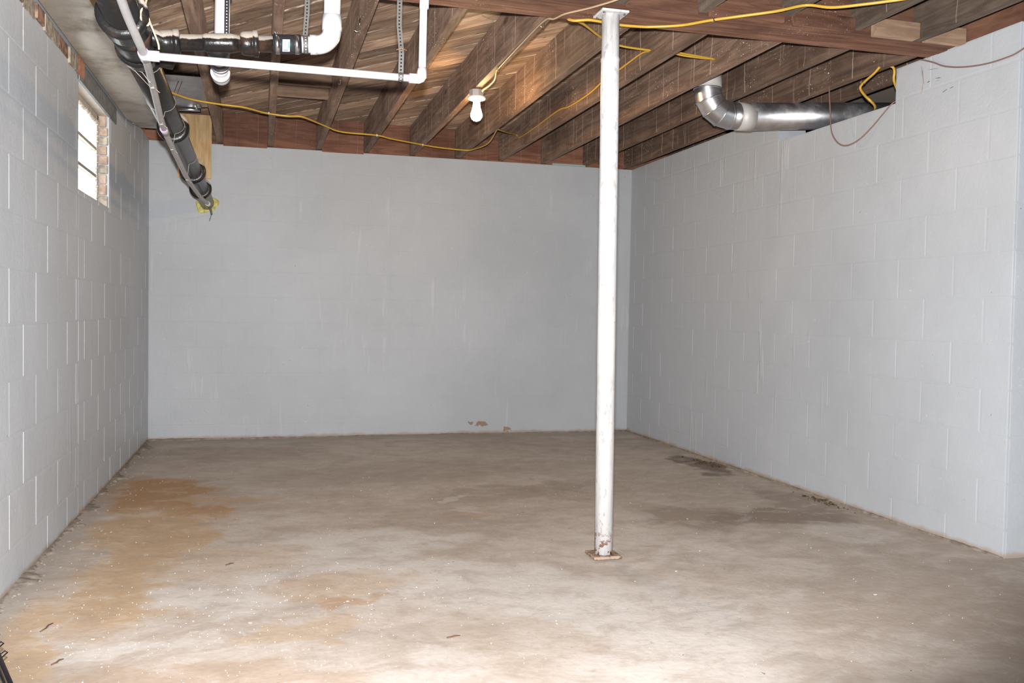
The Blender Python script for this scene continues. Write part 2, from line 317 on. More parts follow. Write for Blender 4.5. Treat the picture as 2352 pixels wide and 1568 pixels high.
# ------------------------------------------------------------------ geometry helpers
def tag(o, label=None, cat=None, group=None, kind=None):
    if label: o['label'] = label
    if cat: o['category'] = cat
    if group: o['group'] = group
    if kind: o['kind'] = kind
    return o
def empty(name, loc, label, cat, group=None):
    o = bpy.data.objects.new(name, None); o.empty_display_size = .1; COL.objects.link(o); o.location = loc
    return tag(o, label, cat, group)
class G:
    """collects world-space geometry and links it as one mesh object"""
    def __init__(s): s.v = []; s.f = []; s.sm = []
    def add(s, vs, fs, smooth=False):
        n = len(s.v); s.v += [Vector(x) for x in vs]; s.f += [tuple(i+n for i in f) for f in fs]; s.sm += [smooth]*len(fs); return s
    def box(s, a, b):
        x0, y0, z0 = a; x1, y1, z1 = b
        return s.add([(x0, y0, z0), (x1, y0, z0), (x1, y1, z0), (x0, y1, z0), (x0, y0, z1), (x1, y0, z1), (x1, y1, z1), (x0, y1, z1)],
                     [(3, 2, 1, 0), (4, 5, 6, 7), (0, 1, 5, 4), (1, 2, 6, 5), (2, 3, 7, 6), (3, 0, 4, 7)])
    def prism(s, p0, p1, wid, z0, z1):
        """plank lying between two plan points"""
        p0 = Vector(p0); p1 = Vector(p1); d = (p1-p0).normalized(); n = Vector((-d.y, d.x))*wid/2
        q = [p0-n, p1-n, p1+n, p0+n]
        return s.add([(a.x, a.y, z0) for a in q]+[(a.x, a.y, z1) for a in q], [(3, 2, 1, 0), (4, 5, 6, 7), (0, 1, 5, 4), (1, 2, 6, 5), (2, 3, 7, 6), (3, 0, 4, 7)])
    def frames(s, pts):
        pts = [Vector(p) for p in pts]; T = []
        for i in range(len(pts)):
            a = pts[max(i-1, 0)]; b = pts[min(i+1, len(pts)-1)]; T.append((b-a).normalized())
        ref = Vector((0, 0, 1)) if abs(T[0].z) < .9 else Vector((1, 0, 0))
        N = [(ref - T[0]*ref.dot(T[0])).normalized()]
        for i in range(1, len(pts)):
            n = N[-1] - T[i]*N[-1].dot(T[i]); N.append(n.normalized())
        return pts, T, N
    def tube(s, pts, r, seg=12, cap=True, flat=1.0, smooth=True):
        pts, T, N = s.frames(pts); rs = r if isinstance(r, (list, tuple)) else [r]*len(pts)
        vs, fs = [], []
        for p, t, n, rr in zip(pts, T, N, rs):
            b = t.cross(n)
            for k in range(seg):
                a = 2*math.pi*k/seg; vs.append(p + n*math.cos(a)*rr*flat + b*math.sin(a)*rr)
        m = len(pts)
        for i in range(m-1):
            for k in range(seg):
                k2 = (k+1) % seg; fs.append((i*seg+k, i*seg+k2, (i+1)*seg+k2, (i+1)*seg+k))
        s.add(vs, fs, smooth)
        if cap:
            n0 = len(s.v)-len(vs)
            s.f.append(tuple(n0+k for k in range(seg))[::-1]); s.f.append(tuple(n0+(m-1)*seg+k for k in range(seg))); s.sm += [False, False]
        return s
    def lathe(s, base, axis, prof, seg=24, smooth=True):
        """prof: (distance along axis, radius)"""
        base = Vector(base); ax = Vector(axis).normalized(); ref = Vector((0, 0, 1)) if abs(ax.z) < .9 else Vector((1, 0, 0))
        n = (ref-ax*ref.dot(ax)).normalized(); b = ax.cross(n); vs, fs = [], []
        for d, r in prof:
            for k in range(seg):
                a = 2*math.pi*k/seg; vs.append(base+ax*d+(n*math.cos(a)+b*math.sin(a))*r)
        for i in range(len(prof)-1):
            for k in range(seg):
                k2 = (k+1) % seg; fs.append((i*seg+k, i*seg+k2, (i+1)*seg+k2, (i+1)*seg+k))
        s.add(vs, fs, smooth); n0 = len(s.v)-len(vs)
        s.f.append(tuple(n0+k for k in range(seg))[::-1]); s.f.append(tuple(n0+(len(prof)-1)*seg+k for k in range(seg))); s.sm += [False, False]
        return s
    def bevel(s, w):
        s.bw = w; return s
    def build(s, name, mat, parent=None, label=None, cat=None, group=None, kind=None, origin=None):
        if parent is not None: o0 = Vector(parent['_o']) if '_o' in parent else world_loc(parent)
        elif origin is not None: o0 = Vector(origin)
        else:
            xs = [min(v[i] for v in s.v) for i in range(3)]; xb = [max(v[i] for v in s.v) for i in range(3)]
            o0 = Vector(((xs[0]+xb[0])/2, (xs[1]+xb[1])/2, xs[2]))
        me = bpy.data.meshes.new(name); me.from_pydata([v-o0 for v in s.v], [], s.f); me.materials.append(mat)
        me.polygons.foreach_set('use_smooth', s.sm)
        bm = bmesh.new(); bm.from_mesh(me); bmesh.ops.recalc_face_normals(bm, faces=bm.faces)
        if getattr(s, 'bw', 0): bmesh.ops.bevel(bm, geom=list(bm.edges), offset=s.bw, segments=1, affect='EDGES')
        bm.to_mesh(me); bm.free()
        o = bpy.data.objects.new(name, me); COL.objects.link(o)
        if parent is not None: o.parent = parent; o.location = o0 - world_loc(parent)
        else: o.location = o0
        return tag(o, label, cat, group, kind)
def world_loc(o):
    l = Vector(o.location)
    while o.parent: o = o.parent; l += Vector(o.location)
    return l
def smooth_path(pts, n=6):
    """Catmull-Rom through the points"""
    P = [Vector(p) for p in pts]; P = [P[0]*2-P[1]]+P+[P[-1]*2-P[-2]]; out = []
    for i in range(1, len(P)-2):
        a, b, c, d = P[i-1:i+3]
        for k in range(n):
            t = k/n; out.append(.5*((2*b)+(c-a)*t+(2*a-5*b+4*c-d)*t*t+(3*b-a-3*c+d)*t**3))
    out.append(P[-2]); return out
def arc(c, a0, a1, r, e1, e2, n=10):
    c = Vector(c); e1 = Vector(e1); e2 = Vector(e2)
    return [c+(e1*math.cos(a0+(a1-a0)*i/n)+e2*math.sin(a0+(a1-a0)*i/n))*r for i in range(n+1)]
def struct(g, name, mat, **k): return g.build(name, mat, kind='structure', **k)

# ------------------------------------------------------------------ the shell
g = G()      # slab, slightly uneven
NX, NY = 66, 112; X0, X1, Y0, Y1 = -1.2, 5.7, -3.2, 8.2
vs, fs = [], []
def fz(x, y):
    z = .004*math.sin(2.1*x+.7*y)+.003*math.sin(3.7*y-1.3*x)
    return z - .006
for j in range(NY+1):
    for i in range(NX+1):
        x = X0+(X1-X0)*i/NX; y = Y0+(Y1-Y0)*j/NY; vs.append((x, y, fz(x, y)))
for j in range(NY):
    for i in range(NX):
        a = j*(NX+1)+i; fs.append((a, a+1, a+NX+2, a+NX+1))
g.add(vs, fs, True); g.box((X0, Y0, -.2), (X1, Y1, -.05))
struct(g, 'floor', m_floor, label='stained grey concrete slab with sandy washed-in patches', origin=(1.2, 4, 0))

_bm_cache = {}
def block_mesh(w_, h_, proud, bev, mat, tagk):
    key = (round(w_, 3), round(h_, 3), tagk)
    if key in _bm_cache: return _bm_cache[key]
    a, b = w_/2, h_/2; vs = []
    for ins, d in ((0, -.004), (bev*.25, proud*.55), (bev, proud)):
        vs += [(-a+ins, -b+ins, d), (a-ins, -b+ins, d), (a-ins, b-ins, d), (-a+ins, b-ins, d)]
    fs = [(8, 9, 10, 11)]
    for r in (0, 4):
        for k in range(4): k2 = (k+1) % 4; fs.append((r+k, r+k2, r+4+k2, r+4+k))
    me = bpy.data.meshes.new('block'); me.from_pydata(vs, [], fs); me.materials.append(mat)
    _bm_cache[key] = me; return me
def lay_blocks(wall, origin, e1, nrm, u0_, u1_, z0_, z1_, zc, first, mat, proud, bev, gap, holes=(), wid=BW, name='block', ch=CH, jit=.0008):
    """running-bond blocks on a wall face. u runs along e1; joints of even courses at `first`"""
    e1 = Vector(e1); nrm = Vector(nrm); ez = Vector((0, 0, 1)); rot = Matrix((e1, ez, nrm)).transposed()
    k0 = math.floor((z0_-zc)/ch)
    wl = world_loc(wall)
    k = k0
    while zc+k*ch < z1_-.015:
        za, zb = max(zc+k*ch, z0_), min(zc+(k+1)*ch, z1_)
        off = first if k % 2 == 0 else first+wid/2
        i = math.floor((u0_-off)/wid)
        while off+i*wid < u1_-.01:
            ua, ub = max(off+i*wid, u0_), min(off+(i+1)*wid, u1_)
            rects = [(ua, ub, za, zb)]
            for (ha, hb, hc, hd) in holes:
                nr = []
                for (a, b, c, d) in rects:
                    if b <= ha or a >= hb or d <= hc or c >= hd: nr.append((a, b, c, d)); continue
                    if a < ha: nr.append((a, ha, c, d))
                    if b > hb: nr.append((hb, b, c, d))
                    aa, bb = max(a, ha), min(b, hb)
                    if c < hc: nr.append((aa, bb, c, hc))
                    if d > hd: nr.append((aa, bb, hd, d))
                rects = nr
            for (a, b, c, d) in rects:
                if b-a < .03 or d-c < .02: continue
                me = block_mesh(b-a-gap, d-c-gap, proud, bev, mat, name+mat.name)
                o = bpy.data.objects.new(name, me); COL.objects.link(o); o.parent = wall
                p = Vector(origin)+e1*((a+b)/2)+ez*((c+d)/2)+nrm*random.uniform(-jit, jit)
                tilt = Matrix.Rotation(random.uniform(-.0022, .0022), 3, 'Y') @ Matrix.Rotation(random.uniform(-.002, .002), 3, 'X')
                o.matrix_basis = Matrix.Translation(p-wl) @ (rot @ tilt).to_4x4()
            i += 1
        k += 1

# back wall
wb = struct(G().box((-1.16, YB, -.05), (5.7, YB+.2, H)), 'wall_back', m_paint_b, label='grey painted concrete block wall at the end of the basement')
lay_blocks(wb, (0, YB, 0), (1, 0, 0), (0, -1, 0), XL+.002, XR-.002, .0, H, .1119, .0284, m_paint_b, .0009, .003, .005, jit=.0003)
# right wall with a one-course opening for the round duct; it ends at a corner towards the viewer
YE = 3.405; HO = (4.255, 5.42, 2.283, 2.52)
g = G()
g.box((XR, YE, -.05), (XR+.2, YB, HO[2])); g.box((XR, YE, HO[2]), (XR+.2, HO[0], H)); g.box((XR, HO[1], HO[2]), (XR+.2, YB, H))
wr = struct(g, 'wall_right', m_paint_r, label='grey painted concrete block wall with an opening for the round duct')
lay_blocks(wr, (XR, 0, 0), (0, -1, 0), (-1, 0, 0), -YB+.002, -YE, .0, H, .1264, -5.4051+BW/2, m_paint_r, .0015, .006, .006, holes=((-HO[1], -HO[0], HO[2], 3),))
# chipped joint and small cracks near the top of the right wall
m_crack = plain('crack_dark', (.09, .075, .065), .95); m_bare = plain('bare_block', (.40, .33, .30), .95, 0, .2, .3, .5, 30)
for (ya, za, yb, zb, wd, mt) in ((4.055, 2.433, 4.034, 2.335, .012, m_bare), (4.040, 2.345, 4.047, 2.282, .008, m_bare), (4.011, 2.337, 3.989, 2.340, .0045, m_crack), (3.948, 2.344, 3.910, 2.339, .004, m_crack),
                             (3.894, 2.260, 3.864, 2.269, .004, m_crack), (3.843, 2.268, 3.822, 2.272, .004, m_crack), (3.998, 2.401, 3.934, 2.391, .0025, m_crack), (3.947, 2.330, 3.922, 2.326, .004, m_bare)):
    d = Vector((0, yb-ya, zb-za)); L = d.length; d /= L; n_ = Vector((0, -d.z, d.y))*wd/2; vs = []
    for i in range(7):
        q = Vector((XR-.0032, ya, za))+d*L*i/6; ww = (.35+random.random()*.65)*(1-abs(i/3-1)*.6)
        vs += [q-n_*ww, q+n_*ww]
    top = [v+Vector((.004, 0, 0)) for v in vs]; nv = len(vs)
    fs = [(2*i, 2*i+1, 2*i+3, 2*i+2) for i in range(6)]+[tuple(nv+j for j in (2*i, 2*i+1, 2*i+3, 2*i+2)) for i in range(6)]
    fs += [(2*i, 2*i+2, nv+2*i+2, nv+2*i) for i in range(6)]+[(2*i+1, 2*i+3, nv+2*i+3, nv+2*i+1) for i in range(6)]
    G().add(vs+top, fs).build('crack', mt, wr)
# leftover pale teal paint along the top edge of the back wall
G().box((2.52, YB-.006, H+.001), (2.845, YB+.01, H+.018)).bevel(.003).build('teal_paint_strip', plain('teal_paint', (.34, .42, .42), .7), wb)
# wall turning the corner
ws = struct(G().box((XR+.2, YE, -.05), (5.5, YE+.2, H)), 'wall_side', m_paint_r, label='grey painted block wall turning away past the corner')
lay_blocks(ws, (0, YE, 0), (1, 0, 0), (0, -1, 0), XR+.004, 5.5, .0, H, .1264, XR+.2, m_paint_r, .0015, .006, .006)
# left wall with the window opening
WY0, WY1, WZ0, WZ1 = 5.11, 6.04, 1.705, 2.265; BT = 2.305
g = G()
g.box((XL-.11, -3, -.05), (XL, YB, WZ0)); g.box((XL-.11, -3, WZ0), (XL, WY0, H)); g.box((XL-.11, WY1, WZ0), (XL, YB, H)); g.box((XL-.11, WY0, WZ1+.03), (XL, WY1, H))
wlft = struct(g, 'wall_left', m_paint_l, label='grey painted concrete block wall with a small window')
lay_blocks(wlft, (XL, 0, 0), (0, 1, 0), (1, 0, 0), 1.2, WY0, .0, BT, .155, 4.223, m_paint_l, .0012, .006, .006, wid=.4130, holes=((WY0, WY1, WZ0, WZ1),))
lay_blocks(wlft, (XL, 0, 0), (0, 1, 0), (1, 0, 0), WY0, YB-.002, .0, H, .155, WY0-.05, m_paint_l, .0012, .006, .006, wid=.4130, holes=((WY0, WY1, WZ0, 3),))
# bare brick along the top, over the paint line, and in the window reveal
y = 2.6; n = 0
while y < WY0-.03:
    wd = random.uniform(.095, .21); zt = BT-random.uniform(.0, .02)
    g = G().box((XL-.004, y+.005, zt), (XL+random.uniform(.004, .012), min(y+wd-.005, WY0), BT+.062)).bevel(.004)
    g.build('brick', m_brick if random.random() < .55 else m_mortar, wlft); y += wd
z = WZ0
while z < WZ1-.02:
    hh = random.uniform(.055, .075)
    G().box((XL-.057, WY1-.012-random.uniform(0, .006), z+.003), (XL-.004-random.uniform(0, .012), WY1+.03, min(z+hh-.003, WZ1))).bevel(.004).build('brick', m_rev if n % 3 else m_mortar, wlft); z += hh; n += 1
z = WZ0
# enclosing walls out of the picture
struct(G().box((-1.16, -3.2, -.05), (5.7, -3, 2.75)), 'wall_front', m_paint_l, label='grey wall closing the room behind the viewer')
struct(G().box((5.5, -3, -.05), (5.7, YB, 2.75)), 'wall_outer', m_joist2, label='outer wall beyond the corner and the duct opening')
g = G()   # band above the masonry (sill level up to the subfloor)
g.box((-1.16, -3.2, H), (XL-.03, YB+.2, 2.78)); g.box((-1.16, YB+.12, H), (5.7, YB+.2, 2.78))
struct(g, 'trim_1', m_rim, label='outer wooden band above the masonry')

# window
win = bpy.data.objects.new('window_1', None); COL.objects.link(win); win.location = (XL-.08, (WY0+WY1)/2, WZ0)
tag(win, 'small overexposed basement window with three stacked panes', 'window', kind='structure')
xo, xi = XL-.105, XL-.058
for a, b, nm in (((xo, WY0, WZ0), (xi, WY0+.04, WZ1), 'frame_side'), ((xo, WY1-.05, WZ0), (xi, WY1-.012, WZ1), 'frame_side'), ((xo, WY0, WZ1-.045), (xi, WY1-.012, WZ1), 'frame_top'), ((xo, WY0, WZ0), (xi, WY1-.012, WZ0+.02), 'frame_bottom')):
    G().box(a, b).bevel(.004).build(nm, m_frame, win)
hz = (WZ1-.045-WZ0-.02)/3
for k in (1, 2): G().box((xo+.008, WY0+.04, WZ0+.02+hz*k-.009), (xi-.006, WY1-.05, WZ0+.02+hz*k+.009)).build('muntin', m_frame, win)
for k in range(3): G().box((xo+.018, WY0+.04, WZ0+.02+hz*k+.009), (xo+.022, WY1-.05, WZ0+.02+hz*(k+1)-.009)).build('pane', m_glass, win)
# crumbly mortar bead round the frame
g = G()
for k in range(26):
    y = WY0+.02+k*.035; r = random.uniform(.005, .015); g.lathe((xi-.012, y+random.uniform(-.012, .012), WZ1-.045-r*.4), (1, 0, .2), [(0, r*.4), (.006, r), (.018, r*.8), (.024, r*.2)], 6)
for k in range(14):
    z = WZ0+.02+k*.037; r = random.uniform(.003, .009); g.lathe((xi-.012, WY1-.052, z+random.uniform(-.012, .012)), (1, 0, 0), [(0, r*.4), (.006, r), (.016, r*.8), (.02, r*.2)], 6)
g.build('mortar_bead', m_mortar, win, kind='stuff')
lt = struct(G().box((XL-.11, WY0-.02, WZ1), (XL+.004, WY1, WZ1+.03)), 'trim_2', m_lintel, label='pale painted lintel board over the window')
G().box((XL-.004, WY0-.02, WZ1-.004), (XL+.010, WY1+.22, WZ1+.10)).build('angle_iron', m_angle, lt)
G().box((XL-.10, WY0-.06, WZ1+.02), (XL+.016, WY0+.085, WZ1+.115)).bevel(.003).build('wood_block', m_rim, None, 'short reddish wood block wedged above the window head', 'wood block')

# ceiling: boards under a pale underlay
ce = struct(G().box((-1.2, -3.2, JT+.021), (5.7, YB+.25, JT+.06)), 'ceiling', plain('floor_underlay', (.55, .46, .38), .9), label='diagonal wooden subfloor boards above the joists')
cx0, cx1, cy0, cy1 = -1.1, XR+.25, -2.9, YB+.12
def clip_line(off):
    """part of the line PN.p=off inside the rectangle"""
    c = PN*off; ts = []
    for ax, lo, hi in ((0, cx0, cx1), (1, cy0, cy1)):
        t1, t2 = (lo-c[ax])/PD[ax], (hi-c[ax])/PD[ax]; ts.append((min(t1, t2), max(t1, t2)))
    a, b = max(t[0] for t in ts), min(t[1] for t in ts)
    return (c+PD*a, c+PD*b) if b-a > .15 else None
k = -60
while k < 60:
    off = PO+(k+.5)*PW; seg = clip_line(off)
    if seg:
        a, b = seg; L = (b-a).length; cuts = [0]
        if L > 3: cuts.append(random.uniform(.3, .7)*L)
        cuts.append(L); d = (b-a)/L
        for i in range(len(cuts)-1):
            dz = random.choice((0, .001, .004, .007))
            G().prism(a+d*(cuts[i]+.0015), a+d*(cuts[i+1]-.0015), PW-.005, JT+dz, JT+.019+dz).build('plank', m_plank, ce)
    k += 1

# rim boards above the back wall and over the right wall, one piece per joist bay
def jx(k, y):
    xb, xe = 1.250+.403*k, 1.224+.4052*k
    return xb+(xe-xb)*(y-4.03)/(YB-4.03)
RL = {-5: 'behind the pine board', -4: 'just past the pine board', -3: 'in the bay of the bridging blocks', -2: 'between the hooked joist and the next joist',
      -1: 'in the bay before the lamp joist', 0: 'in the bay past the lamp joist', 1: 'where the sagging yellow cable turns', 2: 'past the joist with the stapled cable',
      3: 'in the bay of the round duct elbow', 4: 'in the bay beside the right wall joist', 5: 'in the corner over the right wall'}
for k in range(-5, 6):
    xa = (XL-.05 if k == -5 else jx(k, YB)+.026); xb = XR+.15 if k == 5 else jx(k+1, YB)-.026
    low = .012 if k in (-4, -2) else 0
    yo = .006*((k*7) % 3)
    G().box((xa, YB-.012-yo if low else YB+.004+yo, (H+.004 if not low else H-.010)), (xb, YB+.045+yo, JT)).build('rim_board', m_rim, None,
        'reddish brown rim board above the back wall '+RL[k], 'rim board', 'rim boards above the back wall')

# ------------------------------------------------------------------ joists, girder, near joists
JG = 'floor joists between the beam and the back wall'
for k in range(-4, 6):
    xe, xb = jx(k, YB), jx(k, 4.03); hw = .023
    g = G(); y0, y1 = 4.03, YB+.03
    dz = random.uniform(-.003, .003)
    g.add([(xb-hw, y0, JB+dz), (xb+hw, y0, JB+dz), (xe+hw, y1, JB+dz), (xe-hw, y1, JB+dz), (xb-hw, y0, JT), (xb+hw, y0, JT), (xe+hw, y1, JT), (xe-hw, y1, JT)],
          [(3, 2, 1, 0), (4, 5, 6, 7), (0, 1, 5, 4), (1, 2, 6, 5), (2, 3, 7, 6), (3, 0, 4, 7)])
    g.bevel(.002)
    lab = {-4: 'brown floor joist beside the pale pine board', -3: 'brown floor joist at the drain end of the bridging blocks',
           -2: 'brown floor joist with screw hooks at the far end of the bridging blocks', -1: 'brown floor joist between the hooked joist and the lamp joist',
           0: 'brown floor joist that carries the lit bulb', 1: 'brown floor joist next to the lamp joist on the post side',
           2: 'brown floor joist with a yellow cable stapled along its side', 3: 'brown floor joist where the pair of short yellow cables ends',
           4: 'brown floor joist just past the round duct elbow', 5: 'brown floor joist lying along the right block wall'}[k]
    g.build('floor_joist', m_joist, None, lab, 'joist', JG)
G().box((XR+.36, YE+.25, 2.55), (XR+.41, YB, JT)).build('floor_joist', m_joist, None, 'dark board seen through the duct opening in the right wall', 'joist')
GY0, GY1, GZ = 3.795, 4.02, 2.465
gb = empty('support_beam', ((XL+XR)/2, (GY0+GY1)/2, GZ), 'built-up brown wooden beam resting on the white post', 'beam')
t3 = (GY1-GY0)/3
for i, dz in enumerate((0.004, 0, .002)):
    G().box((XL+.01, GY0+t3*i+.001, GZ+dz), (XR+.12, GY0+t3*(i+1)-.001, JT-.004)).bevel(.003).build('beam_board', m_girder, gb)
nx = [1.905-.402*i for i in range(1, 8)][::-1]+[1.905, 2.338, 2.712, 3.065]
for i, x in enumerate(nx):
    if x < XL+.1: continue
    zz = {1.905: 2.486, 2.338: 2.515, 2.712: 2.484, 3.065: 2.464}.get(x, 2.484)
    vis = x > 1.8
    G().box((x-.024, -2.98, zz), (x+.024, GY0-.002, JT)).bevel(.002).build('floor_joist', m_joist2, None,
        {1.905: 'dark floor joist meeting the beam face next to the post top', 2.338: 'dark floor joist meeting the beam between two brown nailing blocks', 2.712: 'dark floor joist meeting the beam between a brown and a pale block', 3.065: 'dark floor joist meeting the beam between the two pale blocks'}[x] if vis else 'dark floor joist over the near half of the room', 'joist', 'near floor joists' if vis else 'floor joists over the near half')
def cleat(x0, x1, z0, z1, mat, lab, d=.045):
    G().box((x0, GY0-d, z0), (x1, GY0-.001, z1)).bevel(.003).build('nailing_block', mat, None, lab, 'wood block')
cleat(1.935, 2.305, GZ+.004, 2.537, m_girder, 'brown nailing block on the beam between two dark joists, beside the paint splash')
cleat(2.365, 2.685, GZ+.004, 2.53, m_girder, 'brown nailing block on the beam beside the pale block')
cleat(2.80, 3.036, GZ-.004, 2.535, m_pale, 'pale bare wood block with two nail holes on the beam', .06)
cleat(3.092, XR-.008, GZ-.004, 2.535, m_pale, 'pale bare wood block on the beam against the right wall', .06)
cleat(1.53, 1.878, GZ+.004, 2.52, m_girder, 'brown nailing block on the beam above the post plate', .02)
# joist lying on the right wall, near side
G().box((XR+.004, YE, H), (XR+.12, HO[0]-.25, JT)).build('sill_plate', m_sill, None, 'reddish brown sill board along the top of the right wall', 'sill board')

# bridging between two joists and other blocking
for y, z0_ in ((6.22, 2.60), (6.50, 2.585)):
    G().box((jx(-3, y)+.025, y, z0_), (jx(-2, y)-.025, y+.05, z0_+.075)).bevel(.003).build('bridging_block', m_bridge, None, 'lighter wooden bridging block between two joists, the one nearer the beam' if y < 6.4 else 'lighter wooden bridging block between two joists, the one nearer the back wall', 'wood block', 'bridging blocks')

# ------------------------------------------------------------------ post
pb = Vector((1.485, 3.815, 0)); pt = Vector((1.489, 3.870, GZ))
post = empty('support_post', pb, 'round white painted steel post standing on the slab under the beam', 'post')
ax = (pt-pb).normalized()
G().lathe(pb+ax*.012, ax, [(0, .0415), (2.23, .0415), (2.235, .043), (2.247, .043), (2.252, .0405), ((pt-pb).length-.022, .0405)], 40).build('pole', m_post, post)
G().box((1.485-.066, 3.815-.062, 0), (1.485+.066, 3.815+.066, .014)).bevel(.002).build('base_plate', m_plate, post, 'rusty base plate')
tp = G().box((1.489-.064, 3.870-.066, GZ-.012), (1.489+.064, 3.870+.058, GZ-.001)).bevel(.002).build('top_plate', m_post, post)
for sx, sy in ((-.048, -.045), (.048, -.045), (-.048, .04), (.048, .04)):
    G().lathe((1.489+sx, 3.870+sy, GZ-.0175), (0, 0, 1), [(0, .006), (.006, .007)], 6, False).build('bolt', m_steel, tp)

# ------------------------------------------------------------------ lamp
LX, LY = 1.240, 5.50
lamp = empty('bulb_lamp', (LX, LY, JB-.16), 'lit bare bulb in a white porcelain holder under a joist', 'lamp')
G().lathe((LX, LY, JB-.046), (0, 0, 1), [(0, .044), (.002, .047), (.040, .047), (.042, .044)], 8, False).build('junction_box', plain('box_grey', (.42, .38, .36), .5, .2), lamp)
G().lathe((LX, LY, JB-.086), (0, 0, 1), [(0, .020), (.012, .023), (.018, .034), (.024, .053), (.034, .057), (.040, .054)], 32).build('lampholder', m_porc, lamp)
G().lathe((LX, LY, JB-.196), (0, 0, 1), [(0, .006), (.004, .017), (.014, .029), (.029, .036), (.045, .036), (.060, .031), (.076, .0262), (.090, .0228), (.110, .0210)], 28).build('bulb', m_bulb, lamp)
G().lathe((LX+.03, LY-.046, JB-.022), (0, -1, 0), [(0, .011), (.01, .011), (.012, .008)], 10).build('cable_clamp', m_steel, lamp)

# ------------------------------------------------------------------ pipes
def DA(Y): return Vector((-.465-.0075*(Y-3.5), Y, 2.04-.0142*(Y-3.5)))
dr = empty('cast_iron_drain', DA(5.5), 'large black cast iron drain pipe running along the left side into the back wall', 'drain pipe')
G().tube([DA(1.6), DA(YB+.05)], .0565, 28).build('pipe', m_iron, dr)
dax = (DA(8)-DA(3)).normalized()
def hub(Y0_, L, r, nm='hub'):
    G().lathe(DA(Y0_), dax, [(0, .057), (.0, r+.004), (.022, r+.006), (.03, r), (L*.6, r-.002), (L*.8, .064), (L, .0575)], 32).build(nm, m_iron, dr)
hub(3.16, .20, .077); hub(3.52, .14, .070); hub(4.92, .2, .074); hub(6.30, .22, .078); hub(7.10, .22, .074); hub(2.2, .2, .077)
# wye body and cleanout lug between the first hubs
G().lathe(DA(3.34), dax, [(0, .066), (.03, .068), (.18, .066), (.24, .058)], 28).build('wye_body', m_iron, dr)
G().lathe(DA(3.62)+Vector((.02, 0, -.01)), (1, .25, 0), [(0, .03), (.06, .03), (.075, .033), (.095, .033), (.098, .028)], 20).build('cleanout_plug', m_iron, dr)
G().tube([DA(3.21)+Vector((.060*math.cos(a), 0, .060*math.sin(a))) for a in [i*2*math.pi/24 for i in range(25)]], .0035, 6, False).build('wire_loop', m_copper, dr)

# branch: runs along X
BY = 3.47
def BA(x): return Vector((x, BY, 2.060+.075*(x+.2)))
br = empty('branch_drain', BA(-.18), 'black cast iron branch with rubber coupling joining white pipe, left of the beam', 'drain pipe')
bx = (BA(1)-BA(0)).normalized()
def on(x, y_): return BA(x)
G().tube([DA(3.40)+Vector((.03, 0, .01)), BA(-.36), BA(.035)], .0298, 24).build('iron_pipe', m_iron, br)
def bhub(x, L, r):
    G().lathe(BA(x), bx, [(0, .030), (.004, .039), (.012, r-.003), (L*.62, r-.001), (L*.66, r-.004), (L*.70, r+.002), (L-.004, r+.003), (L, .030)], 28).build('hub', m_iron, br)
bhub(-.385, .075, .044); bhub(-.105, .066, .0455)
G().lathe(BA(-.235), bx, [(0, .0302), (.012, .0335), (.10, .0345), (.125, .0302)], 24).build('tee_body', m_iron, br)
cp = G().lathe(BA(.010), bx, [(0, .031), (.0, .0345), (.1015, .0345), (.1015, .031)], 28).build('rubber_coupling', m_rubber, br)
for dx in (.008, .078):
    q = G().lathe(BA(.010)+bx*dx, bx, [(0, .0348), (0, .0362), (.015, .0362), (.015, .0348)], 28).build('hose_clamp', m_steel, cp)
G().lathe(BA(.018)+Vector((0, -.012, .034)), (0, -1, .3), [(0, .006), (.012, .007), (.02, .005)], 8).build('clamp_screw', m_steel, cp)
def wrap_label(x0, x1, a0, a1, r, nm, mat):
    vs, fs = [], []
    for i in range(9):
        a = a0+(a1-a0)*i/8
        for x in (x0, x1): c = BA(x); vs.append((x, c.y-math.sin(a)*r, c.z+math.cos(a)*r))
    for i in range(8): fs.append((2*i, 2*i+1, 2*i+3, 2*i+2))
    G().add(vs, fs, True).build(nm, mat, cp)
wrap_label(.044, .070, 1.35, 2.65, .0353, 'product_sticker', m_label)
wrap_label(.0635, .0695, 1.6, 2.2, .0356, 'sticker_blue_bar', m_labelblue)
wrap_label(.047, .064, 2.42, 2.5, .0356, 'sticker_print', m_black)
# white pvc of the branch with long elbow turning up
e0 = BA(.165); rise = Vector((.01, 0, 1)).normalized()
G().tube([BA(.112), BA(.190)], .030, 24).build('pvc_pipe', m_white, br)
el = arc(BA(.165)+Vector((0, 0, .058)), -math.pi/2, 0, .058, (1, 0, 0), (0, 0, 1), 10)
ee = el[-1]
G().tube([BA(.150), BA(.160)]+el+[ee+Vector((0, 0, .02))], .0345, 24).build('pvc_elbow', m_white, br)
G().tube([BA(.143), BA(.168)], .0362, 24).build('elbow_hub', m_white, br)
G().tube([ee+Vector((0, 0, .0)), ee+Vector((0, 0, .055))], .0362, 24).build('elbow_hub', m_white, br)
G().tube([ee+Vector((0, 0, .05)), ee+Vector((.004, 0, JT-ee.z+.02))], .030, 24).build('pvc_riser', m_white, br)
